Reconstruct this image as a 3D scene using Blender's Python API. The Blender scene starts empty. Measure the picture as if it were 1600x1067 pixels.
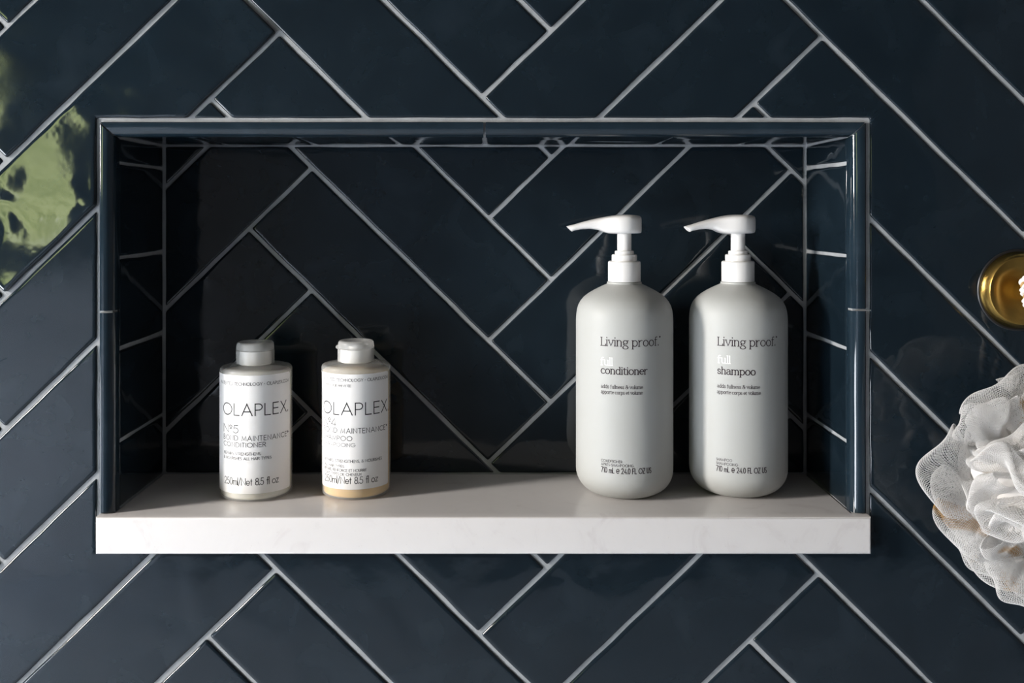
import bpy, bmesh, math, random
import numpy as np
from mathutils import Vector, Matrix, Euler

random.seed(7)
RNG = np.random.default_rng(7)
S = bpy.context.scene
COL = S.collection
PI = math.pi
MM = 0.001

# ------------------------------------------------------------------ camera
# the tiled wall's face is the plane y = 0, the camera looks along +y with a shifted lens
F = 35.0 / 36.0 * 1600            # focal length in pixels
CZ = 0.7778                       # camera to tile face
VU, VV = 778.0, 330.0             # where the lens axis meets the picture
cam = bpy.data.cameras.new('camera')
cam.lens = 35; cam.sensor_width = 36; cam.sensor_fit = 'HORIZONTAL'
cam.shift_x = (800 - VU) / 1600
cam.shift_y = -(533.5 - VV) / 1600
cam.clip_start = 0.02
cam_o = bpy.data.objects.new('camera', cam)
cam_o.location = (0, -CZ, 0); cam_o.rotation_euler = (PI/2, 0, 0)
COL.objects.link(cam_o); S.camera = cam_o

# ------------------------------------------------------------------ world, lamps, exposure
S.view_settings.view_transform = 'Standard'
S.view_settings.look = 'None'
S.view_settings.exposure = 0.0
S.view_settings.gamma = 1.0
S.view_settings.use_curve_mapping = False
w = bpy.data.worlds.new('world'); S.world = w; w.use_nodes = True
bg = w.node_tree.nodes['Background']
bg.inputs[0].default_value = (0.55, 0.68, 0.85, 1); bg.inputs[1].default_value = 0.2

def area_lamp(name, loc, target, sx, sy, power, color):
    l = bpy.data.lights.new(name, 'AREA'); l.shape = 'RECTANGLE'; l.size = sx; l.size_y = sy
    l.energy = power; l.color = color
    o = bpy.data.objects.new(name, l); o.location = loc
    d = Vector(target) - Vector(loc)
    o.rotation_euler = d.to_track_quat('-Z', 'Y').to_euler()
    COL.objects.link(o); return o

ROOM = dict(x0=-2.3, x1=1.5, y0=-2.7, z0=-1.25, z1=1.25)
# daylight through the narrow window in the left wall
WL = dict(y=-0.84, z=0.36, w=0.27, h=0.62)
area_lamp('window_daylight', (ROOM['x0'] + 0.03, WL['y'], WL['z']), (0, 0, 0), WL['w'], WL['h'], 86, (1.0, 0.95, 0.90))
# daylight through the garden window in the wall behind the camera
WG = dict(x0=-2.2, x1=-1.72, z0=0.03, z1=0.58)

# ------------------------------------------------------------------ helpers
def px(u, v, y):
    """point at depth y (metres behind the tile face) seen at pixel u, v"""
    d = CZ + y
    return Vector(((u - VU) * d / F, y, (VV - v) * d / F))
def sc(y): return (CZ + y) / F

def link(name, me, parent=None, mat=None, loc=None):
    o = bpy.data.objects.new(name, me); COL.objects.link(o)
    if parent is not None: o.parent = parent
    if mat is not None and me is not None and not me.materials: me.materials.append(mat)
    if loc is not None: o.location = loc
    return o
def thing(name, label, cat, loc, group=None):
    o = bpy.data.objects.new(name, None); COL.objects.link(o); o.location = loc
    o.empty_display_size = 0.02
    o['label'] = label; o['category'] = cat; o['kind'] = 'thing'
    if group: o['group'] = group
    return o
def mesh(name, v, f, smooth=None):
    me = bpy.data.meshes.new(name); me.from_pydata([tuple(p) for p in v], [], f); me.update()
    bm = bmesh.new(); bm.from_mesh(me); bmesh.ops.recalc_face_normals(bm, faces=bm.faces); bm.to_mesh(me); bm.free()
    if smooth is not None:
        me.shade_smooth()
        if smooth < 180: me.set_sharp_from_angle(angle=math.radians(smooth))
    return me
def arcp(cx, cz, r, a0, a1, n=8):
    return [(cx + r*math.cos(math.radians(a0 + (a1-a0)*i/n)), cz + r*math.sin(math.radians(a0 + (a1-a0)*i/n))) for i in range(n+1)]
def lathe(name, prof, n=72, smooth=40, cap=True):
    """profile of (radius, z) from bottom to top, in metres"""
    v, f = [], []
    for r, z in prof:
        for k in range(n):
            a = 2*PI*k/n; v.append((r*math.cos(a), r*math.sin(a), z))
    for i in range(len(prof)-1):
        for k in range(n):
            k2 = (k+1) % n
            f.append((i*n+k, i*n+k2, (i+1)*n+k2, (i+1)*n+k))
    if cap:
        f.append(tuple(range(n))[::-1]); f.append(tuple((len(prof)-1)*n + k for k in range(n)))
    return mesh(name, v, f, smooth)
def box_bm(bm, x0, x1, y0, y1, z0, z1):
    r = bmesh.ops.create_cube(bm, size=1.0)
    for v in r['verts']:
        v.co = Vector((x0 + (v.co.x+.5)*(x1-x0), y0 + (v.co.y+.5)*(y1-y0), z0 + (v.co.z+.5)*(z1-z0)))
    return r['verts']
def bm_mesh(name, bm, smooth=None):
    me = bpy.data.meshes.new(name); bmesh.ops.recalc_face_normals(bm, faces=bm.faces); bm.to_mesh(me); bm.free()
    if smooth is not None:
        me.shade_smooth(); me.set_sharp_from_angle(angle=math.radians(smooth))
    return me

# ------------------------------------------------------------------ materials
class N:
    def __init__(s, name):
        s.m = bpy.data.materials.new(name); s.m.use_nodes = True
        s.t = s.m.node_tree; s.p = s.t.nodes['Principled BSDF']; s.out = s.t.nodes['Material Output']
    def n(s, kind, **kw):
        o = s.t.nodes.new(kind)
        for k, v in kw.items(): setattr(o, k, v)
        return o
    def l(s, a, b): s.t.links.new(a, b)
    def set(s, **kw):
        for k, v in kw.items():
            k = k.replace('_', ' ')
            i = s.p.inputs[k]
            i.default_value = (*v, 1) if isinstance(v, tuple) and len(v) == 3 else v
        return s
    def ramp(s, src, stops):
        r = s.n('ShaderNodeValToRGB'); e = r.color_ramp.elements
        while len(e) < len(stops): e.new(0.5)
        for el, (p, c) in zip(e, stops): el.position = p; el.color = (*c, 1)
        s.l(src, r.inputs[0]); return r.outputs[0]
    def noise(s, vec, scale, detail=2, rough=.5, dist=0):
        q = s.n('ShaderNodeTexNoise'); q.inputs['Scale'].default_value = scale; q.inputs['Detail'].default_value = detail
        q.inputs['Roughness'].default_value = rough; q.inputs['Distortion'].default_value = dist
        if vec is not None: s.l(vec, q.inputs['Vector'])
        return q.outputs[0]
    def bump(s, h, dist, strength=1.0, normal=None):
        b = s.n('ShaderNodeBump'); b.inputs['Strength'].default_value = strength; b.inputs['Distance'].default_value = dist
        s.l(h, b.inputs['Height'])
        if normal is not None: s.l(normal, b.inputs['Normal'])
        return b.outputs[0]
    def obj_vec(s, rand=False):
        tc = s.n('ShaderNodeTexCoord')
        if not rand: return tc.outputs['Object']
        oi = s.n('ShaderNodeObjectInfo'); m = s.n('ShaderNodeVectorMath', operation='MULTIPLY_ADD')
        cb = s.n('ShaderNodeCombineXYZ')
        for i in range(3): s.l(oi.outputs['Random'], cb.inputs[i])
        s.l(cb.outputs[0], m.inputs[0]); m.inputs[1].default_value = (37, 53, 71); s.l(tc.outputs['Object'], m.inputs[2])
        return m.outputs[0]

def mat_tile(name, wave=0.0006, lift=1.0):
    k = N(name); v = k.obj_vec(True)
    c = k.ramp(k.noise(v, 22, 4, .55, .6), [(p_, tuple(q*lift for q in c_)) for p_, c_ in ((.30, (.0056, .0110, .0162)), (.55, (.0074, .0141, .0205)), (.75, (.0112, .0190, .0268)))])
    k.l(c, k.p.inputs['Base Color'])
    k.l(k.ramp(k.noise(v, 30, 3, .6), [(.35, (.05,)*3), (.7, (.11,)*3)]), k.p.inputs['Roughness'])
    k.set(IOR=1.5)
    b = k.bump(k.noise(v, 19, 1.2, .4, .5), wave)
    b = k.bump(k.noise(v, 70, 2, .5), wave*.05, normal=b)
    k.l(b, k.p.inputs['Normal'])
    return k.m
M_TILE = mat_tile('navy glazed tile', .00085)
M_WARP = mat_tile('navy glazed tile, warped', .0024)
M_TRIM = mat_tile('navy glazed trim', 0.00035, 1.6)
def mat_grout():
    k = N('grey grout'); v = k.obj_vec()
    k.l(k.ramp(k.noise(v, 60, 5, .7), [(.3, (.30, .315, .33)), (.7, (.42, .435, .45))]), k.p.inputs['Base Color'])
    k.set(Roughness=.9)
    k.l(k.bump(k.noise(v, 1500, 3, .7), .0006), k.p.inputs['Normal']); return k.m
M_GROUT = mat_grout()
def mat_quartz():
    k = N('white quartz'); v = k.obj_vec()
    a = k.ramp(k.noise(v, 26, 6, .62, 1.6), [(.30, (.655, .62, .61)), (.42, (.70, .672, .66)), (.7, (.715, .687, .673))])
    vo = k.n('ShaderNodeTexVoronoi'); vo.inputs['Scale'].default_value = 170; k.l(v, vo.inputs['Vector'])
    sp = k.ramp(vo.outputs['Distance'], [(.03, (.75, .72, .70)), (.09, (1, 1, 1))])
    mx = k.n('ShaderNodeMix', data_type='RGBA', blend_type='MULTIPLY'); mx.inputs[0].default_value = .35
    k.l(a, mx.inputs[6]); k.l(sp, mx.inputs[7]); k.l(mx.outputs[2], k.p.inputs['Base Color'])
    k.set(Roughness=.22, IOR=1.48); return k.m
M_QUARTZ = mat_quartz()
def mat_plain(name, c, rough=.4, spec=.5, **kw):
    k = N(name); k.set(Base_Color=c, Roughness=rough, Specular_IOR_Level=spec, **kw)
    k.l(k.bump(k.noise(k.obj_vec(), 900, 2), .00002), k.p.inputs['Normal']); return k.m
M_WHITE = mat_plain('white pump plastic', (.80, .785, .77), .28)
M_GREY = mat_plain('soft pale grey bottle plastic', (.425, .43, .415), .5, .35)
M_INK = mat_plain('dark ink', (.030, .019, .024), .6, .12)
M_INKG = mat_plain('black label ink', (.025, .025, .025), .6, .12)
M_INKW = mat_plain('white ink', (.86, .86, .84), .5)
M_PAPER = mat_plain('white label paper', (.84, .825, .815), .55, .3)
def mat_shell(name, c, alpha):
    k = N(name); k.set(Base_Color=c, Roughness=.25, Alpha=alpha, IOR=1.45); 
    k.l(k.bump(k.noise(k.obj_vec(), 45, 2), .0002), k.p.inputs['Normal']); return k.m
M_SHELL = mat_shell('frosted clear plastic', (.82, .82, .80), .30)
M_CAP = mat_shell('frosted cap plastic', (.84, .84, .825), .36)
M_CAPIN = mat_plain('cap thread plastic', (.84, .83, .81), .4)
def mat_liquid(name, stops):
    k = N(name); tc = k.n('ShaderNodeTexCoord'); sx = k.n('ShaderNodeSeparateXYZ'); k.l(tc.outputs['Generated'], sx.inputs[0])
    k.l(k.ramp(sx.outputs[2], stops), k.p.inputs['Base Color']); k.set(Roughness=.3)
    k.p.inputs['Subsurface Weight'].default_value = .35; k.p.inputs['Subsurface Radius'].default_value = (.012, .008, .004)
    k.p.inputs['Subsurface Scale'].default_value = 1.0
    return k.m
M_CREAM = mat_liquid('cream conditioner', [(0, (.80, .76, .66)), (1, (.80, .77, .69))])
M_AMBER = mat_liquid('amber shampoo', [(0, (.86, .56, .20)), (.6, (.80, .52, .20)), (1, (.66, .56, .40))])
def mat_brass():
    k = N('brushed brass'); k.set(Base_Color=(.55, .36, .10), Metallic=1.0, Roughness=.26, Anisotropic=.75)
    tg = k.n('ShaderNodeTangent', direction_type='RADIAL', axis='Z'); k.l(tg.outputs[0], k.p.inputs['Tangent'])
    v = k.obj_vec(); q = k.n('ShaderNodeVectorMath', operation='LENGTH')
    sx = k.n('ShaderNodeSeparateXYZ'); k.l(v, sx.inputs[0]); cb = k.n('ShaderNodeCombineXYZ')
    k.l(sx.outputs[0], cb.inputs[0]); k.l(sx.outputs[1], cb.inputs[1]); k.l(cb.outputs[0], q.inputs[0])
    nz = k.n('ShaderNodeTexNoise', noise_dimensions='1D'); nz.inputs['Scale'].default_value = 1800; k.l(q.outputs['Value'], nz.inputs['W'])
    k.l(k.bump(nz.outputs[0], .00001), k.p.inputs['Normal'])
    return k.m
M_BRASS = mat_brass()
M_DARKRING = mat_plain('dark ring', (.012, .012, .013), .35)
def mat_net(name, gold):
    k = N(name); v = k.obj_vec(True)
    c = k.ramp(k.noise(v, 26, 1.5), [(gold, (.95, .94, .93)), (gold + .03, (.62, .40, .17))])
    d = k.n('ShaderNodeBsdfDiffuse'); tr = k.n('ShaderNodeBsdfTranslucent'); mx = k.n('ShaderNodeMixShader'); mx.inputs[0].default_value = .5
    k.l(c, d.inputs[0]); k.l(c, tr.inputs[0]); k.l(d.outputs[0], mx.inputs[1]); k.l(tr.outputs[0], mx.inputs[2]); k.l(mx.outputs[0], k.out.inputs[0])
    return k.m
M_NET = mat_net('white and gold net thread', .655)
M_CORD = mat_plain('white cord', (.82, .78, .74), .7)
M_CORDG = mat_plain('gold cord', (.45, .27, .10), .45)
M_WALLP = mat_plain('warm white paint', (.62, .60, .57), .8)
M_DARKW = mat_plain('dark grey paint', (.085, .08, .078), .8)
M_FLOOR = mat_plain('pale stone floor', (.68, .75, .86), .6)
M_REFLECT = mat_plain('pale reflector panel', (.50, .53, .58), .6)  # for the added panel that the lower left tiles mirror
def mat_garden():
    k = N('sunlit garden seen through the window'); v = k.obj_vec()
    c = k.ramp(k.noise(v, 7, 4, .6, .5), [(.36, (.20, .27, .09)), (.46, (.50, .58, .24)), (.58, (.62, .70, .34)), (.70, (.95, 1.0, .92))])
    e = k.n('ShaderNodeEmission'); k.l(c, e.inputs[0]); e.inputs[1].default_value = 12.5
    k.l(e.outputs[0], k.out.inputs[0]); return k.m
M_GARDEN = mat_garden()
def mat_glow(name, c, p):
    k = N(name); e = k.n('ShaderNodeEmission'); e.inputs[0].default_value = (*c, 1); e.inputs[1].default_value = p
    k.l(e.outputs[0], k.out.inputs[0]); return k.m
M_DAY = mat_glow('bright overcast pane', (1, .97, .93), 20)
M_FILL = mat_glow('fill light glow', (.88, .93, 1), 25)  # cool glow of the added fill panel

# ------------------------------------------------------------------ room shell
TH = .10
HX0, HX1, HZ1 = -.3125, .2895, .0715        # hole in the wall tiles
HZ0 = -.2660
D = .116                                      # niche depth
NX0, NX1, NZ1 = -.300, .276, .0590           # niche inside faces
SHZ = -.236                                   # shelf top
GR = .0016                                    # grout below the tile face
def rect_frame_bm(bm, X0, X1, Z0, Z1, hx0, hx1, hz0, hz1, y0, y1):
    box_bm(bm, X0, hx0, y0, y1, Z0, Z1); box_bm(bm, hx1, X1, y0, y1, Z0, Z1)
    box_bm(bm, hx0, hx1, y0, y1, hz1, Z1); box_bm(bm, hx0, hx1, y0, y1, Z0, hz0)
R = ROOM
bm = bmesh.new()
# grout bed of the wall, a frame round the niche, and the niche box behind it
rect_frame_bm(bm, R['x0'], R['x1'], R['z0'], R['z1'], NX0 - .0016, NX1 + .0016, HZ0, NZ1 + .0016, GR, D + .06)
box_bm(bm, NX0 - .0016, NX1 + .0016, D + .0016, D + .06, HZ0, NZ1 + .0016)
wall = link('wall_back', bm_mesh('wall_back', bm), None, M_GROUT); wall['kind'] = 'structure'
wall['label'] = 'wall of navy glazed herringbone tiles with pale grey grout'
def shell(name, mat, *b):
    bm = bmesh.new()
    for q in b: box_bm(bm, *q)
    o = link(name, bm_mesh(name, bm), None, mat); o['kind'] = 'structure'; return o
yb = D + .06
shell('floor', M_FLOOR, (R['x0'], R['x1'], R['y0'], yb, R['z0'] - TH, R['z0']))
shell('ceiling', M_DARKW, (R['x0'], R['x1'], R['y0'], yb, R['z1'], R['z1'] + TH))
shell('wall_right', M_DARKW, (R['x1'], R['x1'] + TH, R['y0'], yb, R['z0'], R['z1']))
wy0, wy1, wz0, wz1 = WL['y'] - WL['w']/2, WL['y'] + WL['w']/2, WL['z'] - WL['h']/2, WL['z'] + WL['h']/2
WP = (-2.35, -1.15, -1.22, -.50)
shell('wall_left', M_DARKW, (R['x0'] - TH, R['x0'], WP[1], wy0, R['z0'], R['z1']),
      (R['x0'] - TH, R['x0'], R['y0'], WP[0], R['z0'], R['z1']), (R['x0'] - TH, R['x0'], WP[0], WP[1], R['z0'], WP[2]), (R['x0'] - TH, R['x0'], WP[0], WP[1], WP[3], R['z1']), (R['x0'] - TH, R['x0'], wy1, yb, R['z0'], R['z1']),
      (R['x0'] - TH, R['x0'], wy0, wy1, R['z0'], wz0), (R['x0'] - TH, R['x0'], wy0, wy1, wz1, R['z1']))
bm = bmesh.new(); rect_frame_bm(bm, R['x0'] - TH, R['x1'] + TH, R['z0'], R['z1'], WG['x0'], WG['x1'], WG['z0'], WG['z1'], R['y0'] - TH, R['y0'])
o = link('wall_front', bm_mesh('wall_front', bm), None, M_DARKW); o['kind'] = 'structure'
bm = bmesh.new(); box_bm(bm, R['x0'], -1.15, R['y0'], R['y0'] + .015, R['z0'], -.16)  # unseen pale panel, added to brighten what the left tiles reflect
o = link('reflector_panel', bm_mesh('reflector_panel', bm), None, M_REFLECT); o['kind'] = 'structure'
def window(name, verts, mat, fb):
    bm = bmesh.new()
    for q in fb: box_bm(bm, *q)
    o = link(name, bm_mesh(name, bm), None, M_WALLP); o['kind'] = 'structure'
    bm = bmesh.new(); box_bm(bm, *verts); link('pane', bm_mesh('pane', bm), o, mat)
e = .025
y = R['y0']
window('window_1', (WG['x0'], WG['x1'], y - .09, y - .085, WG['z0'], WG['z1']), M_GARDEN,
       [(WG['x0'], WG['x0'] + e, y - .08, y - .02, WG['z0'], WG['z1']), (WG['x1'] - e, WG['x1'], y - .08, y - .02, WG['z0'], WG['z1']),
        (WG['x0'] + e, WG['x1'] - e, y - .08, y - .02, WG['z0'], WG['z0'] + e), (WG['x0'] + e, WG['x1'] - e, y - .08, y - .02, WG['z1'] - e, WG['z1'])])
x = R['x0']
window('window_2', (x - .09, x - .085, wy0, wy1, wz0, wz1), M_DAY,
       [(x - .08, x - .02, wy0, wy0 + e, wz0, wz1), (x - .08, x - .02, wy1 - e, wy1, wz0, wz1),
        (x - .08, x - .02, wy0 + e, wy1 - e, wz0, wz0 + e), (x - .08, x - .02, wy0 + e, wy1 - e, wz1 - e, wz1)])

window('fill_light_panel', (x - .09, x - .085, *WP), M_FILL,  # invented glowing opening, added for front fill and bounce off the floor
       [(x - .08, x - .02, WP[0], WP[0] + e, WP[2], WP[3]), (x - .08, x - .02, WP[1] - e, WP[1], WP[2], WP[3]),
        (x - .08, x - .02, WP[0] + e, WP[1] - e, WP[2], WP[2] + e), (x - .08, x - .02, WP[0] + e, WP[1] - e, WP[3] - e, WP[3])])

# ------------------------------------------------------------------ tiles
def area2(p): return sum(p[i][0]*p[(i+1) % len(p)][1] - p[(i+1) % len(p)][0]*p[i][1] for i in range(len(p)))/2
def poly_diff(poly, rect, keep_inside=False):
    x0, x1, z0, z1 = rect
    bm = bmesh.new(); vs = [bm.verts.new((a, b, 0)) for a, b in poly]; bm.faces.new(vs)
    for co, no in (((x0, 0, 0), (1, 0, 0)), ((x1, 0, 0), (1, 0, 0)), ((0, z0, 0), (0, 1, 0)), ((0, z1, 0), (0, 1, 0))):
        bmesh.ops.bisect_plane(bm, geom=bm.verts[:] + bm.edges[:] + bm.faces[:], plane_co=co, plane_no=no, dist=1e-7)
    dl = []
    for f in bm.faces:
        c = f.calc_center_median(); ins = x0 < c.x < x1 and z0 < c.y < z1
        if ins != keep_inside: dl.append(f)
    bmesh.ops.delete(bm, geom=dl, context='FACES')
    if len(bm.faces) > 1: bmesh.ops.dissolve_faces(bm, faces=bm.faces[:])
    out = []
    for f in bm.faces:
        q = [(v.co.x, v.co.y) for v in f.verts]
        # drop collinear points
        r = []
        for i in range(len(q)):
            a, b, c = q[i-1], q[i], q[(i+1) % len(q)]
            if abs((b[0]-a[0])*(c[1]-b[1]) - (b[1]-a[1])*(c[0]-b[0])) > 1e-9: r.append(b)
        if len(r) >= 3:
            if area2(r) < 0: r.reverse()
            out.append(r)
    bm.free(); return out
def offset(p, d):
    n = len(p); out = []
    for i in range(n):
        a, b, c = Vector(p[i-1]), Vector(p[i]), Vector(p[(i+1) % n])
        e1 = (b-a).normalized(); e2 = (c-b).normalized()
        n1 = Vector((-e1.y, e1.x)); n2 = Vector((-e2.y, e2.x))
        m = (n1+n2) / max(.25, 1 + n1.dot(n2)); q = b + m*d
        out.append((q.x, q.y))
    return out
def soften(p, wav, rc):
    """wavy edges and slightly rounded corners; wav holds one list of sideways shifts per edge"""
    n = len(p); out = []; cut = []
    for i in range(n):
        b = Vector(p[i]); a = Vector(p[i-1]); c = Vector(p[(i+1) % n])
        r = min(rc, (a-b).length*.2, (c-b).length*.2)
        i0 = b + (a-b).normalized()*r; i1 = b + (c-b).normalized()*r
        cut.append((i0, (i0+i1+b*1.2)/3.2, i1))
    for i in range(n):
        i0, md, i1 = cut[i]; nx = cut[(i+1) % n][0]
        out += [tuple(i0), tuple(md), tuple(i1)]
        e = nx - i1; nn = Vector((-e.y, e.x)).normalized(); k = len(wav[i]) + 1
        for j in range(1, k):
            q = i1 + e*(j/k) + nn*wav[i][j-1]; out.append((q.x, q.y))
    return out
PROF = [(0, -.0060), (0, -.0013), (.00035, -.0006), (.0010, -.0002), (.0022, -.00002), (.0034, 0), (.0046, 0)]
def tile(poly, frame, parent, mat, rng, jit=.00035, tilt=.006, name='tile', prof=PROF, fixed_tilt=None):
    """poly in the plane (a, b); frame = (origin, A, B, H) maps a, b and height to the room"""
    A = area2(poly)
    per = sum((Vector(poly[i]) - Vector(poly[i-1])).length for i in range(len(poly)))
    if A < 2.2e-5: return None
    lim = 2*A/per*.42
    jit = min(jit, lim*.1)
    wav = [[rng.uniform(-jit, jit) for _ in range(int((Vector(poly[i]) - Vector(poly[(i+1) % len(poly)])).length/.022))] for i in range(len(poly))]
    cx = sum(q[0] for q in poly)/len(poly); cy = sum(q[1] for q in poly)/len(poly)
    k = min(1, lim/prof[-1][0])
    O, a, b, h = frame
    v, f = [], []; n = 3*len(poly) + sum(len(q) for q in wav)
    for ins, ht in prof:
        for q in soften(offset(poly, ins*k), wav, max(.00025, .0014 - .35*ins)):
            v.append(a*(q[0]-cx) + b*(q[1]-cy) + h*ht)
    for i in range(len(prof)-1):
        for j in range(n):
            j2 = (j+1) % n; f.append((i*n+j, i*n+j2, (i+1)*n+j2, (i+1)*n+j))
    f.append(tuple((len(prof)-1)*n + j for j in range(n)))
    f.append(tuple(range(n))[::-1])
    me = mesh(name, v, f, 60)
    for pl in me.polygons:
        if len(pl.vertices) > 4: pl.use_smooth = False
    o = link(name, me, parent, mat, O + a*cx + b*cy)
    s = min(1, .0007/(max(per, .02)*.25)/.006*1.6)
    if fixed_tilt: o.rotation_euler = fixed_tilt; o.location += h*.0011
    else:
        ax = a*rng.uniform(-1, 1) + b*rng.uniform(-1, 1)
        o.rotation_euler = Matrix.Rotation(tilt*s*rng.uniform(-1, 1), 3, ax.normalized()).to_euler()
    return o
rng = random.Random(11)
X, Y, Z = Vector((1, 0, 0)), Vector((0, 1, 0)), Vector((0, 0, 1))
def herring(P0, q, p, r, ir, jr, bounds):
    P0, q, p = Vector(P0), Vector(q), Vector(p)
    for m in ir:
        for k in jr:
            oq, op = k + r*m, k - r*m
            for kind, (q0, q1, p0, p1) in (('h', (oq, oq + r, op, op + 1)), ('v', (oq - 1, oq, op, op + r))):
                pts = [P0 + q*a + p*b for a, b in ((q0, p0), (q1, p0), (q1, p1), (q0, p1))]
                c = sum(pts, Vector((0, 0)))/4
                if bounds[0] < c.x < bounds[1] and bounds[2] < c.y < bounds[3]:
                    yield m, k, kind, pts
# front wall
s0 = sc(0)
frame = (Vector((0, 0, 0)), X, Z, -Y)
half = .0018
for m, k, kind, pts in herring((436, 50), (106.8, 105.8), (-108.2, 104.2), 3.95, range(-3, 4), range(-14, 16), (-900, 2500, -650, 1750)):
    poly = [((u - VU)*s0, (VV - v)*s0) for u, v in pts]
    if area2(poly) < 0: poly.reverse()
    poly = offset(poly, half)
    for piece in poly_diff(poly, (HX0 - .0014, HX1 + .0014, HZ0, HZ1 + .0016)):
        ft = None
        if kind == 'v' and m == 0 and k == 0: ft = Matrix.Rotation(math.radians(-2.6), 3, Vector((.707, 0, .707))).to_euler()   # the warped tile that mirrors the garden
        if kind == 'v' and m == 0 and k == -1: ft = Matrix.Rotation(math.radians(.9), 3, Vector((.707, 0, .707))).to_euler()
        tile(piece, frame, wall, M_WARP if kind == 'v' and m == 0 and k == 0 else M_TILE, rng, fixed_tilt=ft)
# back of the niche
sb = sc(D)
frame = (Vector((0, D, 0)), X, Z, -Y)
for m, k, kind, pts in herring((487, 262), (97.8, 96.1), (-98.4, 95.1), 3.82, range(-3, 4), range(-12, 14), (-300, 1900, -300, 1300)):
    poly = [((u - VU)*sb, (VV - v)*sb) for u, v in pts]
    if area2(poly) < 0: poly.reverse()
    poly = offset(poly, half)
    for piece in poly_diff(poly, (NX0 + .0014, NX1 - .0014, SHZ + .0012, NZ1 - .0012), True):
        tile(piece, frame, wall, M_TILE, rng)
# niche sides: one column of tiles laid flat, seen end on; joints at measured heights
yr = .0105                                    # where the trim ends
def zs(v, y): return (VV - v)*sc(y)
for Xs, H, joints in ((NX0, X, (254.5, 402.5, 545, 690)), (NX1, -X, (254.5, 400, 546, 690))):
    zj = [NZ1 - .0012] + [zs(v, yr) for v in joints] + [SHZ + .001]
    frame = (Vector((Xs, 0, 0)), Y, Z, H)
    for i in range(len(zj)-1):
        t, b = zj[i], zj[i+1]
        gt = 0 if i == 0 else .0015; gb = 0 if i == len(zj)-2 else .0015
        j = lambda: rng.uniform(-.0006, .0006)
        tile([(yr + .0010, b + gb + j()), (D - .0012, b + gb + j()), (D - .0012, t - gt + j()), (yr + .0010, t - gt + j())], frame, wall, M_TILE, rng, tilt=.004)
# niche ceiling
frame = (Vector((0, 0, NZ1)), X, Y, -Z)
xj = [NX0 + .001] + [(u - VU)*sc(yr) for u in (299, 455, 604, 756, 906, 1058, 1204)] + [NX1 - .001]
for i in range(len(xj)-1):
    a, b = xj[i] + (.0015 if i else 0), xj[i+1] - (.0015 if i < len(xj)-2 else 0)
    tile([(a, yr + .001), (b, yr + .001), (b, D - .0012), (a, D - .0012)], frame, wall, M_TILE, rng, tilt=.004)

# rounded edge trim framing the niche: profile across (w from outer edge to inside face, h out of the wall)
def trim_profile():
    p = [(0, -.004), (0, .0006)]
    p += [(.0014 + .0014*math.cos(math.radians(a)), .0006 + .0014*math.sin(math.radians(a))) for a in (180, 150, 120, 90)][1:]
    Rr = .0078
    p += [(.0034 + Rr*math.sin(math.radians(a)), .0021 - Rr + Rr*math.cos(math.radians(a))) for a in range(0, 91, 9)]
    p += [(.0112, -.0105), (.006, -.0105)]
    return p
def trim_piece(c0, c1, inward, along, mit0, mit1, name='edge_trim'):
    """c0, c1: ends on the outer line; inward: unit vector to the niche; mitre = 1 shortens the inner edge"""
    prof = trim_profile(); v, f = [], []; n = len(prof)
    L = (c1-c0).length; steps = max(2, int(L/.03)); r2 = random.Random(int(L*1e5))
    for i in range(steps+1):
        for w_, h in prof:
            a = mit0*w_; b = L - mit1*w_; t = a + (b-a)*i/steps
            jw = r2.uniform(-.00012, .00012)
            v.append(c0 + along*t + inward*(w_ + jw) - Y*h)
    for i in range(steps):
        for j in range(n):
            j2 = (j+1) % n; f.append((i*n+j, i*n+j2, (i+1)*n+j2, (i+1)*n+j))
    f.append(tuple(range(n))[::-1]); f.append(tuple(steps*n + j for j in range(n)))
    ctr = (c0+c1)/2
    link(name, mesh(name, [q - ctr for q in v], f, 50), wall, M_TRIM, ctr)
OX0, OX1, OZ1 = NX0 - .0108, NX1 + .0112, NZ1 + .0106
g = .0009
zl = (VV - 487)*s0; zr = (VV - 484)*s0; xt = (757 - VU)*s0
trim_piece(Vector((OX0, 0, SHZ + .0006)), Vector((OX0, 0, zl - g)), X, Z, 0, 0)
trim_piece(Vector((OX0, 0, zl + g)), Vector((OX0, 0, OZ1 - g)), X, Z, 0, 1)
trim_piece(Vector((OX1, 0, SHZ + .0006)), Vector((OX1, 0, zr - g)), -X, Z, 0, 0)
trim_piece(Vector((OX1, 0, zr + g)), Vector((OX1, 0, OZ1 - g)), -X, Z, 0, 1)
trim_piece(Vector((OX0 + g, 0, OZ1)), Vector((xt - g, 0, OZ1)), -Z, X, 1, 0)
trim_piece(Vector((xt + g, 0, OZ1)), Vector((OX1 - g, 0, OZ1)), -Z, X, 0, 1)

# ------------------------------------------------------------------ quartz shelf
bm = bmesh.new()
lip = -.0100; st = .0286
xa, xb = -.3105, .2880
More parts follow.
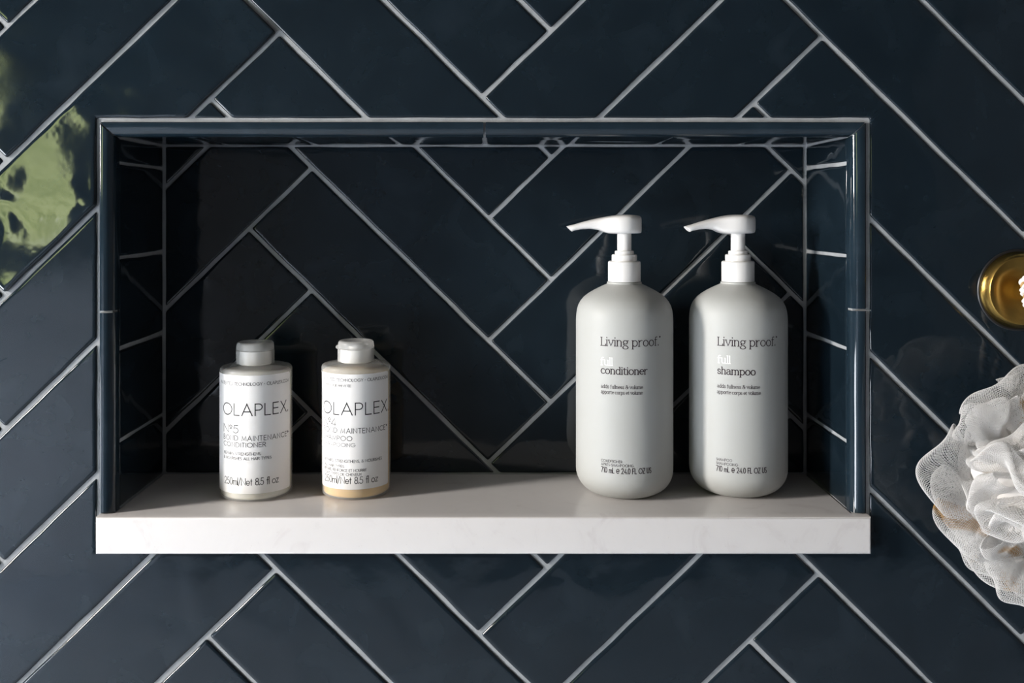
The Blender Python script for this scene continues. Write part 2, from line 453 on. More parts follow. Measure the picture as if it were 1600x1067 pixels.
# plan: wide lip in front of the wall, narrower slab inside the niche
plan = [(xa, lip), (xb, lip), (xb, .0004), (NX1 - .0004, .0004), (NX1 - .0004, D - .0006), (NX0 + .0004, D - .0006), (NX0 + .0004, .0004), (xa, .0004)]
lo = [bm.verts.new((a, b, SHZ - st)) for a, b in plan]; hi = [bm.verts.new((a, b, SHZ)) for a, b in plan]
bm.faces.new(lo[::-1]); bm.faces.new(hi)
for i in range(8): bm.faces.new((lo[i], lo[(i+1) % 8], hi[(i+1) % 8], hi[i]))
bm.normal_update()
ed = [e for e in bm.edges if all(v.co.y < lip + .001 for v in e.verts)]
bmesh.ops.bevel(bm, geom=ed, offset=.0016, segments=4, affect='EDGES', profile=.5)
shelf = link('niche_shelf', bm_mesh('niche_shelf', bm, 30), None, M_QUARTZ)
shelf['label'] = 'white quartz slab shelf with faint grey specks at the bottom of the niche'; shelf['category'] = 'shelf'; shelf['kind'] = 'thing'

# ------------------------------------------------------------------ stroke lettering
def arc(cx, cy, rx, ry, a0, a1, n=12):
    return [(cx + rx*math.cos(math.radians(a0 + (a1-a0)*i/n)), cy + ry*math.sin(math.radians(a0 + (a1-a0)*i/n))) for i in range(n+1)]
def sans():
    G = {}
    def g(c, adv, *st): G[c] = (adv, st)
    g('A', .80, [(0, 0), (.40, 1), (.80, 0)], [(.13, .33), (.67, .33)])
    g('B', .56, [(0, 0), (0, 1), *arc(.26, .76, .24, .24, 90, -90), (0, .52)], [(0, .52), *arc(.29, .26, .27, .26, 90, -90), (0, 0)])
    g('C', .84, arc(.50, .5, .50, .5, 48, 312, 20))
    g('D', .76, [(0, 0), (0, 1), *arc(.26, .5, .50, .5, 90, -90, 16), (0, 0)])
    g('E', .48, [(.48, 1), (0, 1), (0, 0), (.48, 0)], [(0, .52), (.44, .52)])
    g('F', .46, [(.46, 1), (0, 1), (0, 0)], [(0, .52), (.42, .52)])
    g('G', .94, [*arc(.50, .5, .50, .5, 45, 355, 22), (1.0, .47), (.56, .47)])
    g('H', .64, [(0, 0), (0, 1)], [(.64, 0), (.64, 1)], [(0, .52), (.64, .52)])
    g('I', .0, [(0, 0), (0, 1)])
    g('J', .36, [(.36, 1), *arc(.18, .2, .18, .2, 0, -170)])
    g('K', .58, [(0, 0), (0, 1)], [(.55, 1), (.02, .48), (.58, 0)])
    g('L', .44, [(0, 1), (0, 0), (.44, 0)])
    g('M', .86, [(0, 0), (.08, 1), (.43, .1), (.78, 1), (.86, 0)])
    g('N', .68, [(0, 0), (0, 1), (.68, 0), (.68, 1)])
    g('O', 1.0, arc(.50, .5, .50, .5, 0, 360, 26))
    g('P', .52, [(0, 0), (0, 1), *arc(.26, .73, .27, .27, 90, -90), (0, .46)])
    g('R', .56, [(0, 0), (0, 1), *arc(.26, .74, .26, .26, 90, -90), (0, .48)], [(.22, .48), (.56, 0)])
    g('S', .48, [*arc(.24, .75, .21, .25, 40, 270), *arc(.24, .25, .24, .25, 90, -140)])
    g('T', .52, [(0, 1), (.52, 1)], [(.26, 1), (.26, 0)])
    g('U', .60, [(0, 1), *arc(.30, .30, .30, .30, 180, 360), (.60, 1)])
    g('V', .72, [(0, 1), (.36, 0), (.72, 1)])
    g('X', .64, [(.02, 1), (.64, 0)], [(.62, 1), (0, 0)])
    g('Y', .64, [(0, 1), (.32, .46), (.64, 1)], [(.32, .46), (.32, 0)])
    g('Z', .56, [(0, 1), (.56, 1), (0, 0), (.56, 0)])
    for a, b, s in (('É', 'E', [(.18, 1.1), (.32, 1.27)]), ('È', 'E', [(.32, 1.1), (.18, 1.27)])):
        G[a] = (G[b][0], G[b][1] + (s,))
    g('m', .74, [(0, 0), (0, .62)], [(0, .40), *arc(.185, .43, .185, .2, 180, 0, 8), (.37, 0)], [(.37, .40), *arc(.555, .43, .185, .2, 180, 0, 8), (.74, 0)])
    g('l', 0, [(0, 0), (0, 1.05)])
    g('e', .58, [(.02, .30), (.58, .30), *arc(.30, .31, .29, .31, 10, 320, 16)])
    g('t', .26, [(.12, .9), (.12, 0)], [(0, .62), (.26, .62)])
    g('f', .28, [(.30, 1.03), (.22, 1.05), (.12, .92), (.12, 0)], [(0, .62), (.26, .62)])
    g('i', 0, [(0, 0), (0, .62)], [(0, .84), (0, .9)])
    g('o', .60, arc(.30, .31, .30, .31, 0, 360, 20))
    g('z', .44, [(0, .62), (.44, .62), (0, 0), (.44, 0)])
    g('0', .56, arc(.28, .5, .28, .5, 0, 360, 20))
    g('1', .22, [(0, .82), (.2, 1), (.2, 0)])
    g('2', .54, [*arc(.26, .72, .25, .28, 170, -35), (0, 0), (.54, 0)])
    g('4', .60, [(.44, 0), (.44, 1), (0, .26), (.60, .26)])
    g('5', .52, [(.48, 1), (.14, 1), (.08, .58), *arc(.24, .32, .28, .32, 115, -150)])
    g('7', .52, [(0, 1), (.52, 1), (.14, 0)])
    g('8', .52, arc(.26, .76, .21, .24, 0, 360, 16), arc(.26, .27, .26, .27, 0, 360, 18))
    g('.', .02, [(0, -.01), (0, .09)]); g(',', .04, [(.03, .07), (-.03, -.14)])
    g('/', .40, [(0, -.12), (.40, 1.08)]); g('-', .30, [(0, .42), (.30, .42)])
    g('&', .66, [(.64, 0), (.14, .70), *arc(.29, .80, .18, .2, 215, -30), (.12, .44), *arc(.25, .25, .25, .25, 130, 330), (.64, .44)])
    g('•', .16, arc(.08, .48, .05, .05, 0, 360, 8), arc(.08, .48, .02, .02, 0, 360, 6))
    g('º', .30, arc(.15, .82, .15, .15, 0, 360, 14), [(.03, .5), (.27, .5)])
    g('™', .40, [(0, .98), (.16, .98)], [(.08, .98), (.08, .68)], [(.22, .68), (.22, .98), (.31, .75), (.40, .98), (.40, .68)])
    g('℮', .74, [(.10, .42), (.70, .42), *arc(.37, .42, .34, .42, 0, 318, 20)], [(.12, .36), (.66, .36)])
    g(' ', .26)
    return G
def serif():
    G = {}
    xh = .72; s = .085
    def g(c, adv, *st): G[c] = (adv, st)
    def foot(x, y=0, l=1, r=1): return [(x - s*l, y), (x + s*r, y)]
    g('L', .56, [(.10, 0), (.10, 1)], foot(.10, 1), [(0, 0), (.55, 0), (.55, .2)])
    g('i', .20, [(.10, 0), (.10, xh)], foot(.10), foot(.10, xh, 1, 0), [(.10, .95), (.10, 1.04)])
    g('l', .20, [(.10, 0), (.10, 1.06)], foot(.10), foot(.10, 1.06, 1, 0))
    g('v', .58, [(.06, xh), (.29, .02), (.53, xh)], foot(.07, xh), foot(.51, xh))
    g('n', .60, [(.10, 0), (.10, xh)], foot(.10), foot(.10, xh, 1, 0), [(.10, .52), *arc(.29, .50, .19, .22, 150, 0, 8), (.48, 0)], foot(.48))
    g('m', .94, [(.10, 0), (.10, xh)], foot(.10), foot(.10, xh, 1, 0), [(.10, .52), *arc(.28, .50, .18, .22, 150, 0, 8), (.46, 0)], foot(.46),
      [(.46, .52), *arc(.64, .50, .18, .22, 150, 0, 8), (.82, 0)], foot(.82))
    g('h', .60, [(.10, 0), (.10, 1.06)], foot(.10), foot(.10, 1.06, 1, 0), [(.10, .52), *arc(.29, .50, .19, .22, 150, 0, 8), (.48, 0)], foot(.48))
    g('u', .60, [(.10, xh), (.10, .24), *arc(.28, .22, .18, .22, 180, 330, 8), (.47, .22)], foot(.10, xh, 1, 0), [(.47, xh), (.47, 0), (.56, 0)], foot(.47, xh, 1, 0))
    g('g', .58, arc(.27, .50, .20, .22, 0, 360, 16), [(.40, .66), (.58, .70)],
      [(.14, .32), (.10, .22), (.16, .12), (.42, .06), *arc(.28, -.14, .26, .17, 50, -230, 14)])
    g('p', .62, [(.10, -.32), (.10, xh)], foot(.10, -.32), foot(.10, xh, 1, 0), [(.10, .52), *arc(.31, .36, .25, .36, 130, -130, 14), (.10, .18)])
    g('r', .46, [(.10, 0), (.10, xh)], foot(.10), foot(.10, xh, 1, 0), [(.10, .46), (.20, .64), (.32, xh), (.43, xh - .03)])
    g('o', .62, arc(.31, .36, .26, .36, 0, 360, 20))
    g('f', .40, [(.15, 0), (.15, .82), *arc(.29, .86, .14, .2, 180, 60, 8)], foot(.15), [(.04, xh), (.34, xh)])
    g('c', .54, arc(.31, .36, .26, .36, 45, 315, 16))
    g('d', .62, [(.50, 0), (.50, 1.06)], foot(.50, 1.06, 1, 0), [(.50, 0), (.60, 0)], [(.50, .54), *arc(.29, .36, .24, .36, 50, 310, 14), (.50, .18)])
    g('t', .38, [(.15, .92), (.15, .18), *arc(.26, .14, .11, .14, 180, 300, 6)], [(.03, xh), (.33, xh)])
    g('e', .56, [(.06, .40), (.54, .40), *arc(.31, .37, .25, .35, 10, 312, 16)])
    g('s', .46, [(.39, xh - .16), *arc(.22, .54, .16, .18, 60, 260, 8), *arc(.22, .18, .18, .18, 85, -120, 8), (.05, .17)])
    g('a', .56, [(.08, .60), *arc(.25, .52, .19, .2, 140, 0, 8), (.44, .08), (.55, 0)], [(.44, .42), *arc(.24, .20, .19, .2, 90, 300, 10), (.44, .16)])
    g('&', .76, [(.74, .02), (.20, .72), *arc(.34, .84, .18, .2, 215, -30), (.18, .46), *arc(.30, .25, .26, .26, 130, 330), (.68, .50)], [(.56, .5), (.78, .5)])
    g('.', .20, [(.08, -.02), (.08, .12)])
    g('®', .2, arc(.08, 1.02, .06, .06, 0, 360, 10)); g(' ', .26)
    return G
GS, GF = sans(), serif()
def text_w(t, G, tr): return sum(G[c][0] + tr for c in t) - tr
class Ink:
    def __init__(s): s.v, s.f = [], []
    def line(s, t, G, ax, Rf, u0, u1, vb, hpx, wt=(.06, .06), tr=.16, y_axis=None):
        """lettering on a round bottle: t runs from pixel u0 to u1 as the photograph shows it; baseline pixel vb at its middle; cap height hpx"""
        axu, R, ya = ax
        def phi(u):
            # ray through pixel u meets the cylinder
            dx = (u - VU)/F; ax_x = axu
            A = dx*dx + 1; B = -2*(dx*ax_x + (ya + CZ)); C = ax_x*ax_x + (ya + CZ)**2 - R*R
            q = B*B - 4*A*C; tt = (-B - math.sqrt(max(q, 0)))/(2*A)
            return math.atan2(tt*dx - ax_x, -(tt - CZ - ya))
        a0, a1 = phi(u0), phi(u1); am = (a0+a1)/2
        W = text_w(t, G, tr)
        sx = (a1-a0)*R/W
        ym = ya - R*math.cos(am)
        z0 = (VV - vb)*sc(ym); hh = hpx*sc(ym)
        def P(x, y):
            a = a0 + x*sx/R
            return Vector((Rf*math.sin(a), -Rf*math.cos(a), z0 + y*hh))
        # widths in real length, the same along both directions
        wv, wh = wt[0]*hh, wt[1]*hh
        x = 0
        for c in t:
            adv, sts = G[c]
            for st in sts:
                pts = []
                for i in range(len(st)-1):
                    (xa_, ya_), (xb_, yb_) = st[i], st[i+1]
                    n = max(1, int(abs(xb_-xa_)*sx/R/.06))
                    for j in range(n): pts.append((xa_ + (xb_-xa_)*j/n, ya_ + (yb_-ya_)*j/n))
                pts.append(st[-1])
                q = [((x + a)*sx, b*hh) for a, b in pts]
                closed = abs(q[0][0]-q[-1][0]) + abs(q[0][1]-q[-1][1]) < 1e-9
                base = len(s.v)
                for i, (a, b) in enumerate(q):
                    pv = Vector(q[i-1]) if i > 0 else (Vector(q[-2]) if closed else None)
                    nv = Vector(q[i+1]) if i < len(q)-1 else (Vector(q[1]) if closed else None)
                    cur = Vector((a, b))
                    d1 = (cur-pv).normalized() if pv is not None else None; d2 = (nv-cur).normalized() if nv is not None else None
                    d1 = d1 or d2; d2 = d2 or d1
                    n1 = Vector((-d1.y, d1.x)); n2 = Vector((-d2.y, d2.x))
                    mm = (n1+n2)/max(.35, 1 + n1.dot(n2))
                    dd = (d1+d2); wd = wh + (wv-wh)*abs(dd.normalized().y) if dd.length > 1e-6 else wv
                    if pv is None: cur = cur - d2*wh*.45
                    if nv is None: cur = cur + d1*wh*.45
                    for sg in (.5, -.5):
                        k = cur + mm*(wd*sg)
                        s.v.append(P(k.x/sx, k.y/hh))
                for i in range(len(q)-1):
                    k = base + 2*i; s.f.append((k, k+1, k+3, k+2))
            x += adv + tr
    def build(s, name, root, mat, parent):
        # the pen writes in room height; bring it to the bottle's own frame
        z = root.location.z
        me = bpy.data.meshes.new(name); me.from_pydata([(p.x, p.y, p.z - z) for p in s.v], [], s.f); me.update()
        bm = bmesh.new(); bm.from_mesh(me)
        for f in bm.faces:
            c = f.calc_center_median(); f.normal_update()
            if f.normal.x*c.x + f.normal.y*c.y < 0: f.normal_flip()
        bm.to_mesh(me); bm.free(); me.shade_smooth()
        return link(name, me, parent, mat)

# ------------------------------------------------------------------ tall pump bottles
def pump_bottle(name, label, uc, y_axis, turn, words):
    R = .0407
    root = thing(name, label, 'bottle', (0, 0, 0))
    k = sc(y_axis); cx = (uc - VU)*k
    root.location = (cx, y_axis, SHZ)
    zz = lambda v: (VV - v)*k - SHZ
    rc = .020
    prof = [(.001, 0), (.012, .0002)] + arcp(R - rc, rc, rc, -90, 0, 10)
    sh = [(75, 500), (74.6, 492), (73.6, 484), (71.6, 477), (68.3, 470.5), (63, 464), (56, 458.5), (48, 453.6), (40, 449.4), (33, 446), (28, 443.8), (26.6, 442.6), (26.8, 440.6), (26.4, 440), (22, 439.9)]
    prof += [(a*R/75, zz(v)) for a, v in sh]
    body = link('body', lathe('body', prof, 96, 50), root, M_GREY)
    zc0, zc1 = zz(439.6), zz(407.7)
    cp = [(.0122, zc0), (.01345, zc0), (.0137, zc0 + .0004), (.0137, zc1 - .0012), (.0133, zc1 - .0004), (.0126, zc1), (.0107, zc1)]
    link('pump_collar', lathe('pump_collar', cp, 72, 35), root, M_WHITE)
    z1, z2, z3 = zz(407.7) - .0002, zz(397.4), zz(391.6)
    sp = [(.0060, z1), (.0106, z1), (.0106, z2 - .0006), (.0100, z2), (.0080, z2), (.0080, z3 - .0005), (.0074, z3), (.0050, z3)]
    link('pump_base', lathe('pump_base', sp, 64, 30), root, M_WHITE)
    zt = zz(361)
    link('pump_stem', lathe('pump_stem', [(.0059, z3 - .0008), (.0059, zt)], 48, 40), root, M_WHITE)
    # head with its long curved spout, lofted along the spout
    zq = lambda yy: zz(320 + yy/4.445)
    st = [(14.8, 98, 190, 2.0), (14.2, 84, 195.5, 4.6), (12.6, 75.5, 197, 8.2), (9.5, 71, 198, 11.3), (4.5, 68.5, 199, 14.0), (0, 68, 200, 14.7), (-5, 70, 200.5, 14.0), (-9, 74, 200.5, 12.6),
          (-13, 79, 198.5, 10.6), (-17, 85, 190, 8.9), (-22.5, 93, 173, 7.2), (-29, 105, 166.5, 5.9), (-36.5, 121, 170, 4.9), (-42, 134.5, 178, 4.3), (-45.6, 144, 185, 4.0), (-46.6, 148.5, 184, 3.4)]
    v, f = [], []; n = 28
    for i, (xx, t, b, hw) in enumerate(st):
        zt_, zb_ = zq(t), zq(b); cz = (zt_+zb_)/2; hz = (zt_-zb_)/2
        e = 4.5 if xx > -20 else 2.6
        for j in range(n):
            a = 2*PI*j/n; c, s_ = math.cos(a), math.sin(a)
            yy = hw*MM*abs(c)**(2/e)*(1 if c >= 0 else -1); z_ = hz*abs(s_)**(2/e)*(1 if s_ >= 0 else -1)
            slant = .0 if xx > -44 else -(z_/hz)*.0022 * ((-xx - 44)/2.6)
            v.append((xx*MM + slant*1.0, yy, cz + z_))
    for i in range(len(st)-1):
        for j in range(n):
            j2 = (j+1) % n; f.append((i*n+j, i*n+j2, (i+1)*n+j2, (i+1)*n+j))
    f.append(tuple(range(n))); f.append(tuple((len(st)-1)*n + j for j in range(n))[::-1])
    head = link('pump_head', mesh('pump_head', v, f, 42), root, M_WHITE)
    head.rotation_euler.z = turn
    head.location.x = -.0004
    ax = (cx, R, y_axis); Rf = R + .00012
    STY = {'brand': (GF, (.115, .075), .03), 'white': (GF, (.14, .09), .03), 'big': (GF, (.15, .10), .03), 'small': (GF, (.13, .10), .05),
           'caps': (GS, (.115, .115), .24), 'num': (GS, (.13, .13), .20)}
    for (t, u0, u1, vb, h, kind) in words:         # every printed line is a piece of its own
        G, wt, tr = STY[kind]; ink = Ink(); ink.line(t, G, ax, Rf, u0, u1, vb, h, wt, tr)
        o = ink.build('lettering', root, M_INKW if kind == 'white' else M_INK, body)
        if kind == 'white': o['label'] = 'white word on the bottle front'
    return root
def z5(x, y): return 880 + x/3.558, 500 + y/3.558
def words5(x0, rows):
    return [(t, x0 + a/3.558, x0 + b/3.558, 500 + y/3.558, h/3.558, k) for t, a, b, y, h, k in rows]
LIT = 'Living proof.®'
pump_bottle('conditioner_bottle', 'tall pale grey pump bottle lettered conditioner, standing nearer the middle of the shelf', 975.5, .0625, math.radians(4),
    words5(880, [(LIT, 208, 541, 147, 46, 'brand'), ('full', 208, 277, 251, 40, 'white'), ('conditioner', 209, 469, 303, 38, 'big'),
        ('adds fullness & volume', 210, 443, 383, 19, 'small'), ('apporte corps et volume', 210, 441, 414, 19, 'small'),
        ('CONDITIONER', 211, 328, 792, 14, 'caps'), ('APRÈS-SHAMPOOING', 211, 390, 815, 14, 'caps'), ('710 mL ℮ 24.0 FL OZ US', 212, 488, 855, 29, 'num')]))
pump_bottle('shampoo_bottle', 'tall pale grey pump bottle lettered shampoo, standing beside the tiled end of the niche', 1153, .0660, math.radians(15),
    words5(1060, [(LIT, 217, 549, 147, 46, 'brand'), ('full', 217, 291, 240, 40, 'white'), ('shampoo', 217, 429, 305, 38, 'big'),
        ('adds fullness & volume', 216, 453, 382, 19, 'small'), ('apporte corps et volume', 215, 457, 415, 19, 'small'),
        ('SHAMPOO', 211, 298, 784, 14, 'caps'), ('SHAMPOOING', 211, 330, 808, 14, 'caps'), ('710 mL ℮ 24.0 FL OZ US', 211, 489, 851, 29, 'num')]))

# ------------------------------------------------------------------ short bottles
def short_bottle(name, label, uc, hw, y_axis, v_sh, v_cap0, v_cap1, cap_hw, cap_u, lab, liquid, words, tab):
    k = sc(y_axis); cx = (uc - VU)*k; R = hw*k*.992
    root = thing(name, label, 'bottle', (cx, y_axis, SHZ))
    zz = lambda v: (VV - v)*k - SHZ
    zs_ = zz(v_sh)
    rc = .0035
    prof = [(.001, .0006), (R - .012, .0006), (R - .008, 0)] + arcp(R - rc, rc, rc, -90, 0, 6) + arcp(R - .0030, zs_ - .0030, .0030, 0, 80, 6)
    zn = zs_ + .0010
    prof += [(.0175, zn), (.0150, zn + .0006), (.0150, zn + .0020), (.012, zn + .002)]
    body = link('body', lathe('body', prof, 96, 45), root, M_SHELL)
    ri = R - .0011
    lp = [(.001, .0016), (ri - .003, .0016)] + arcp(ri - .003, .0046, .003, -80, 0, 5) + [(ri, liquid[1] - .001), (ri - .0015, liquid[1]), (.002, liquid[1] + .0004)]
    link('contents', lathe('contents', lp, 72, 45), root, liquid[0])
    # paper label wrapped nearly all the way round the front
    lu0, lu1, lv0, lv1 = lab
    zt, zb = (VV - lv0)*sc(y_axis - R) - SHZ, (VV - lv1)*sc(y_axis - R) - SHZ
    a0, a1 = math.radians(lu0), math.radians(lu1); n = 64; v, f = [], []
    rr = .0018
    pos = [0, .004, .010, .018] + [i/40 for i in range(1, 40)] + [.982, .990, .996, 1]
    for t in pos:
        a = a0 + (a1-a0)*t; d = min(t, 1-t)*(a1-a0)*R
        ins = rr - math.sqrt(max(0, rr*rr - (rr - min(d, rr))**2))
        for r_, z_ in ((R + .00002, zb + ins), (R + .00022, zb + ins), (R + .00022, zt - ins), (R + .00002, zt - ins)):
            v.append((r_*math.sin(a), -r_*math.cos(a), z_))
    for i in range(len(pos)-1):
        for j in range(4):
            j2 = (j+1) % 4; f.append((i*4+j, i*4+j2, i*4+4+j2, i*4+4+j))
    f.append((0, 1, 2, 3)); q = 4*(len(pos)-1); f.append((q+3, q+2, q+1, q))
    paper = link('paper_label', mesh('paper_label', v, f, 30), root, M_PAPER)
    ax = (cx, R, y_axis)
    for (t, u0, u1, vb, h, wt, tr) in words:
        ink = Ink(); ink.line(t, GS, ax, R + .00030, u0, u1, vb, h, (wt, wt), tr)
        ink.build('lettering', root, M_INKG, paper)
    # flip cap: skirt with a moulded seam, thread collar inside, rounded lid
    dx = (cap_u - uc)*k; rcap = cap_hw*k
    z0, z1 = zn + .0012, zz(v_cap1)
    zsm = z0 + (z1-z0)*.62
    sk = [(rcap - .0012, z0), (rcap, z0), (rcap, zsm - .0004), (rcap - .0005, zsm), (rcap - .0015, zsm)]
    cap = link('cap', lathe('cap', sk, 72, 35, cap=False), root, M_CAP); cap.location.x = dx
    rl = .0026
    ld = [(rcap - .0016, zsm + .0001), (rcap - .0003, zsm + .0001), (rcap, zsm + .0006)] + arcp(rcap - rl - .0004, z1 - rl, rl, 0, 70, 6) + [(rcap - .0050, z1), (rcap - .006, z1 - .0004), (.001, z1 - .0005)]
    link('cap_lid', lathe('cap_lid', ld, 72, 40), cap, M_CAP)
    link('thread_collar', lathe('thread_collar', [(.0105, zn), (.0128, zn), (.0134, zn + .003), (.0128, zn + .004), (.0134, zn + .006), (.0128, zn + .007), (.0128, zsm - .001), (.006, zsm - .001), (.006, zsm + .0015), (.001, zsm + .0015)], 48, 40), cap, M_CAPIN)
    bm = bmesh.new(); bmesh.ops.create_uvsphere(bm, u_segments=16, v_segments=10, radius=1)
    for q in bm.verts: q.co = Vector((q.co.x*.0022, q.co.y*.0040, q.co.z*.0019))
    tb = link('thumb_tab', bm_mesh('thumb_tab', bm, 60), cap, M_CAP)
    tb.location = ((rcap - .0004)*math.cos(tab), (rcap - .0004)*math.sin(tab), zsm + .0006); tb.rotation_euler.z = tab
    return root
def wz(x0, rows): return [(t, x0 + a/3.68, x0 + b/3.68, 510 + y/3.68, h/3.68, wt, tr) for t, a, b, y, h, wt, tr in rows]
B5 = short_bottle('conditioner_bottle', 'short frosted bottle holding cream conditioner, white label marked number five', 400.5, 55.5, .0565, 570, 563, 533, 29.4, 399, (-73, 79, 587, 772), (M_CREAM, .1035),
    wz(320, [('PATENTED TECHNOLOGY • OLAPLEX.COM', 98, 480, 340, 17, .13, .20), ('OLAPLEX.', 110, 476, 512, 66, 0.088, .22), ('Nº5', 112, 193, 608, 44, .09, .14),
     ('BOND MAINTENANCE™', 112, 478, 656, 27, .125, .30), ('CONDITIONER', 112, 350, 694, 25, .125, .26), ('REPAIRS, STRENGTHENS,', 114, 322, 740, 15, .14, .18),
     ('& NOURISHES ALL HAIR TYPES', 113, 382, 768, 15, .14, .18), ('250ml/Net 8.5 fl oz', 117, 422, 913, 39, .10, .14)]), math.radians(100))
B4 = short_bottle('shampoo_bottle', 'short frosted bottle holding amber shampoo, white label marked number four', 556.5, 53.8, .0610, 566.5, 560, 531, 28.5, 556.3, (-67, 73, 585, 765), (M_AMBER, .1040),
    wz(480, [('PATENTED TECHNOLOGY • OLAPLEX.COM', 96, 460, 317, 16, .13, .20), ('TECHNOLOGIE BREVETÉE', 96, 252, 344, 13, .12, .16), ('OLAPLEX.', 97, 463, 509, 68, 0.088, .22), ('Nº4', 100, 167, 567, 44, .09, .14),
     ('BOND MAINTENANCE™', 100, 456, 614, 27, .125, .30), ('SHAMPOO', 100, 258, 652, 25, .125, .26), ('SHAMPOOING', 100, 275, 688, 20, .11, .22), ('REPAIRS, STRENGTHENS, & NOURISHES', 103, 427, 783, 15, .14, .18),
     ('ALL HAIR TYPES', 103, 212, 805, 14, .14, .18), ('RÉPARE, RENFORCE ET NOURRIT', 103, 340, 834, 14, .14, .18), ('TOUS TYPES DE CHEVEUX', 103, 313, 856, 14, .14, .18), ('250ml/Net 8.5 fl oz', 104, 404, 904, 38, .10, .14)]), math.radians(178))

# ------------------------------------------------------------------ brass hook
hk = px(1590, 453, 0)
hook = thing('wall_hook', 'round brushed brass wall hook fixed to the dark tiles', 'hook', (hk.x, -.0002, hk.z))
hook.rotation_euler = (PI/2, 0, 0)            # local +z comes out of the wall
link('base_ring', lathe('base_ring', [(.001, -.001), (.0316, -.001), (.0320, 0), (.0320, .0008), (.0314, .0014), (.001, .0014)], 96, 40), hook, M_DARKRING)  # thin dark ring, slightly wider than the brass plate
disc = [(.001, .0014), (.0300, .0014), (.0302, .0020), (.0301, .0028), (.0266, .0088), (.0262, .0093), (.0256, .0095), (.0180, .0096), (.0105, .0097), (.001, .0097)]
link('backplate', lathe('backplate', disc, 128, 25), hook, M_BRASS)
link('peg', lathe('peg', [(.0090, .0094), (.0090, .0400), (.0092, .0410), (.0150, .0416), (.0158, .0424), (.0158, .0476), (.0150, .0484), (.001, .0486)], 72, 30), hook, M_BRASS)

# ------------------------------------------------------------------ net pouf on its cord
pc = Vector((.372, -.088, -.189))
pouf = thing('bath_pouf', 'ruffled white net bath pouf with gold threads hanging from the brass hook', 'bath pouf', pc)
def tube_mesh(name, P, E, r):
    """triangular thread along every edge of a net"""
    a = P[E[:, 0]]; b = P[E[:, 1]]; d = b - a; L = np.linalg.norm(d, axis=1); ok = L > 1e-6
    a, b, d, L = a[ok], b[ok], d[ok], L[ok]; d = d/L[:, None]
    ref = np.where(np.abs(d[:, 2:3]) < .8, np.array([[0, 0, 1.]]), np.array([[1., 0, 0]]))
    u = np.cross(d, ref); u /= np.linalg.norm(u, axis=1)[:, None]; w_ = np.cross(d, u)
    n = len(a); V = np.empty((n, 6, 3))
    for k in range(3):
        o = (u*math.cos(2*PI*k/3) + w_*math.sin(2*PI*k/3))*r
        V[:, k] = a + o; V[:, 3+k] = b + o
    q = np.array([[0, 1, 4, 3], [1, 2, 5, 4], [2, 0, 3, 5]])
    Fc = (np.arange(n)*6)[:, None, None] + q[None]
    V = V.reshape(-1, 3); Fc = Fc.reshape(-1, 4)
    me = bpy.data.meshes.new(name); me.vertices.add(len(V)); me.vertices.foreach_set('co', V.ravel().astype(np.float32))
    me.loops.add(Fc.size); me.loops.foreach_set('vertex_index', Fc.ravel().astype(np.int32))
    me.polygons.add(len(Fc)); me.polygons.foreach_set('loop_start', (np.arange(len(Fc))*4).astype(np.int32))
    me.update(calc_edges=True); me.shade_smooth(); return me
def fan_net(seed, ns, nt, spread, thick, wav, rad=.00016):
    """a fold of net: fans out from its gathered root, doubles back at the outer edge (unit length along +x)"""
    r = np.random.default_rng(seed)
    ph = r.uniform(0, 6.28, 6)
    i = np.arange(ns+1)[:, None]; j = np.arange(nt+1)[None, :]
    s = (i + .5*(j % 2))/ns*2 - 1                          # -1 .. 1 across the fan, rows staggered
    t = (j/nt)*np.ones_like(s)
    rho = np.sin(PI*t)**.72
    th = s*spread
    Ls = .86 + .14*np.cos(th*.9) + .05*np.sin(3*s + ph[0]) + .035*np.sin(7*s + ph[1])
    x_ = rho*Ls*np.cos(th*.95); y_ = rho*Ls*np.sin(th*.95)
    prof = np.cos(PI*t)*np.sin(PI*np.clip(t, 0, 1))**.45
    z_ = thick*prof*(1 - .35*s*s) + wav*rho**1.3*(np.sin(4.2*s + ph[2]) + .5*np.sin(8*s + ph[3])) + .02*np.sin(9*rho + 5*s + ph[4])
    P = np.stack([x_, y_, z_], -1).reshape(-1, 3)
    idx = (np.arange(ns+1)[:, None]*(nt+1) + np.arange(nt+1)[None, :])
    E = [np.stack([idx[:, :-1].ravel(), idx[:, 1:].ravel()], 1)]
    ev = np.arange(0, nt, 2); od = np.arange(1, nt, 2)
    E.append(np.stack([idx[1:, ev].ravel(), idx[:-1, ev+1].ravel()], 1))
    E.append(np.stack([idx[:-1, od].ravel(), idx[1:, od+1].ravel()], 1))
    return P, np.concatenate(E)
KINDS = []
for sd, (ns, nt, sp, tk, wv) in enumerate([(58, 46, 1.05, .22, .10), (50, 46, .85, .28, .07), (64, 48, 1.15, .16, .11), (34, 34, .75, .30, .05), (64, 50, 1.15, .20, .16), (60, 48, 1.25, .16, .20), (66, 50, 1.0, .26, .12)]):
    KINDS.append(fan_net(sd, ns, nt, sp, tk, wv))
fan_meshes = {}
def fan(kind, length, root, direction, face, name='net_ruffle'):
    """root and direction in the pouf's frame; face = rough direction its flat side looks to"""
    L = round(length/.008)*.008
    if (kind, L) not in fan_meshes:
        P, E = KINDS[kind]; me = tube_mesh('net_ruffle', P*L, E, .00015); me.materials.append(M_NET); fan_meshes[(kind, L)] = me
    x_ = Vector(direction).normalized(); z_ = Vector(face); z_ = (z_ - x_*z_.dot(x_)).normalized(); y_ = z_.cross(x_)
    o = link(name, fan_meshes[(kind, L)], pouf)
    o.matrix_local = Matrix.Translation(root) @ Matrix((x_, y_, z_)).transposed().to_4x4() @ Matrix.Scale(length/L, 4)
    return o
def at(u, v, y): return px(u, v, y) - pc
front = Vector((-.3, -1, .1))
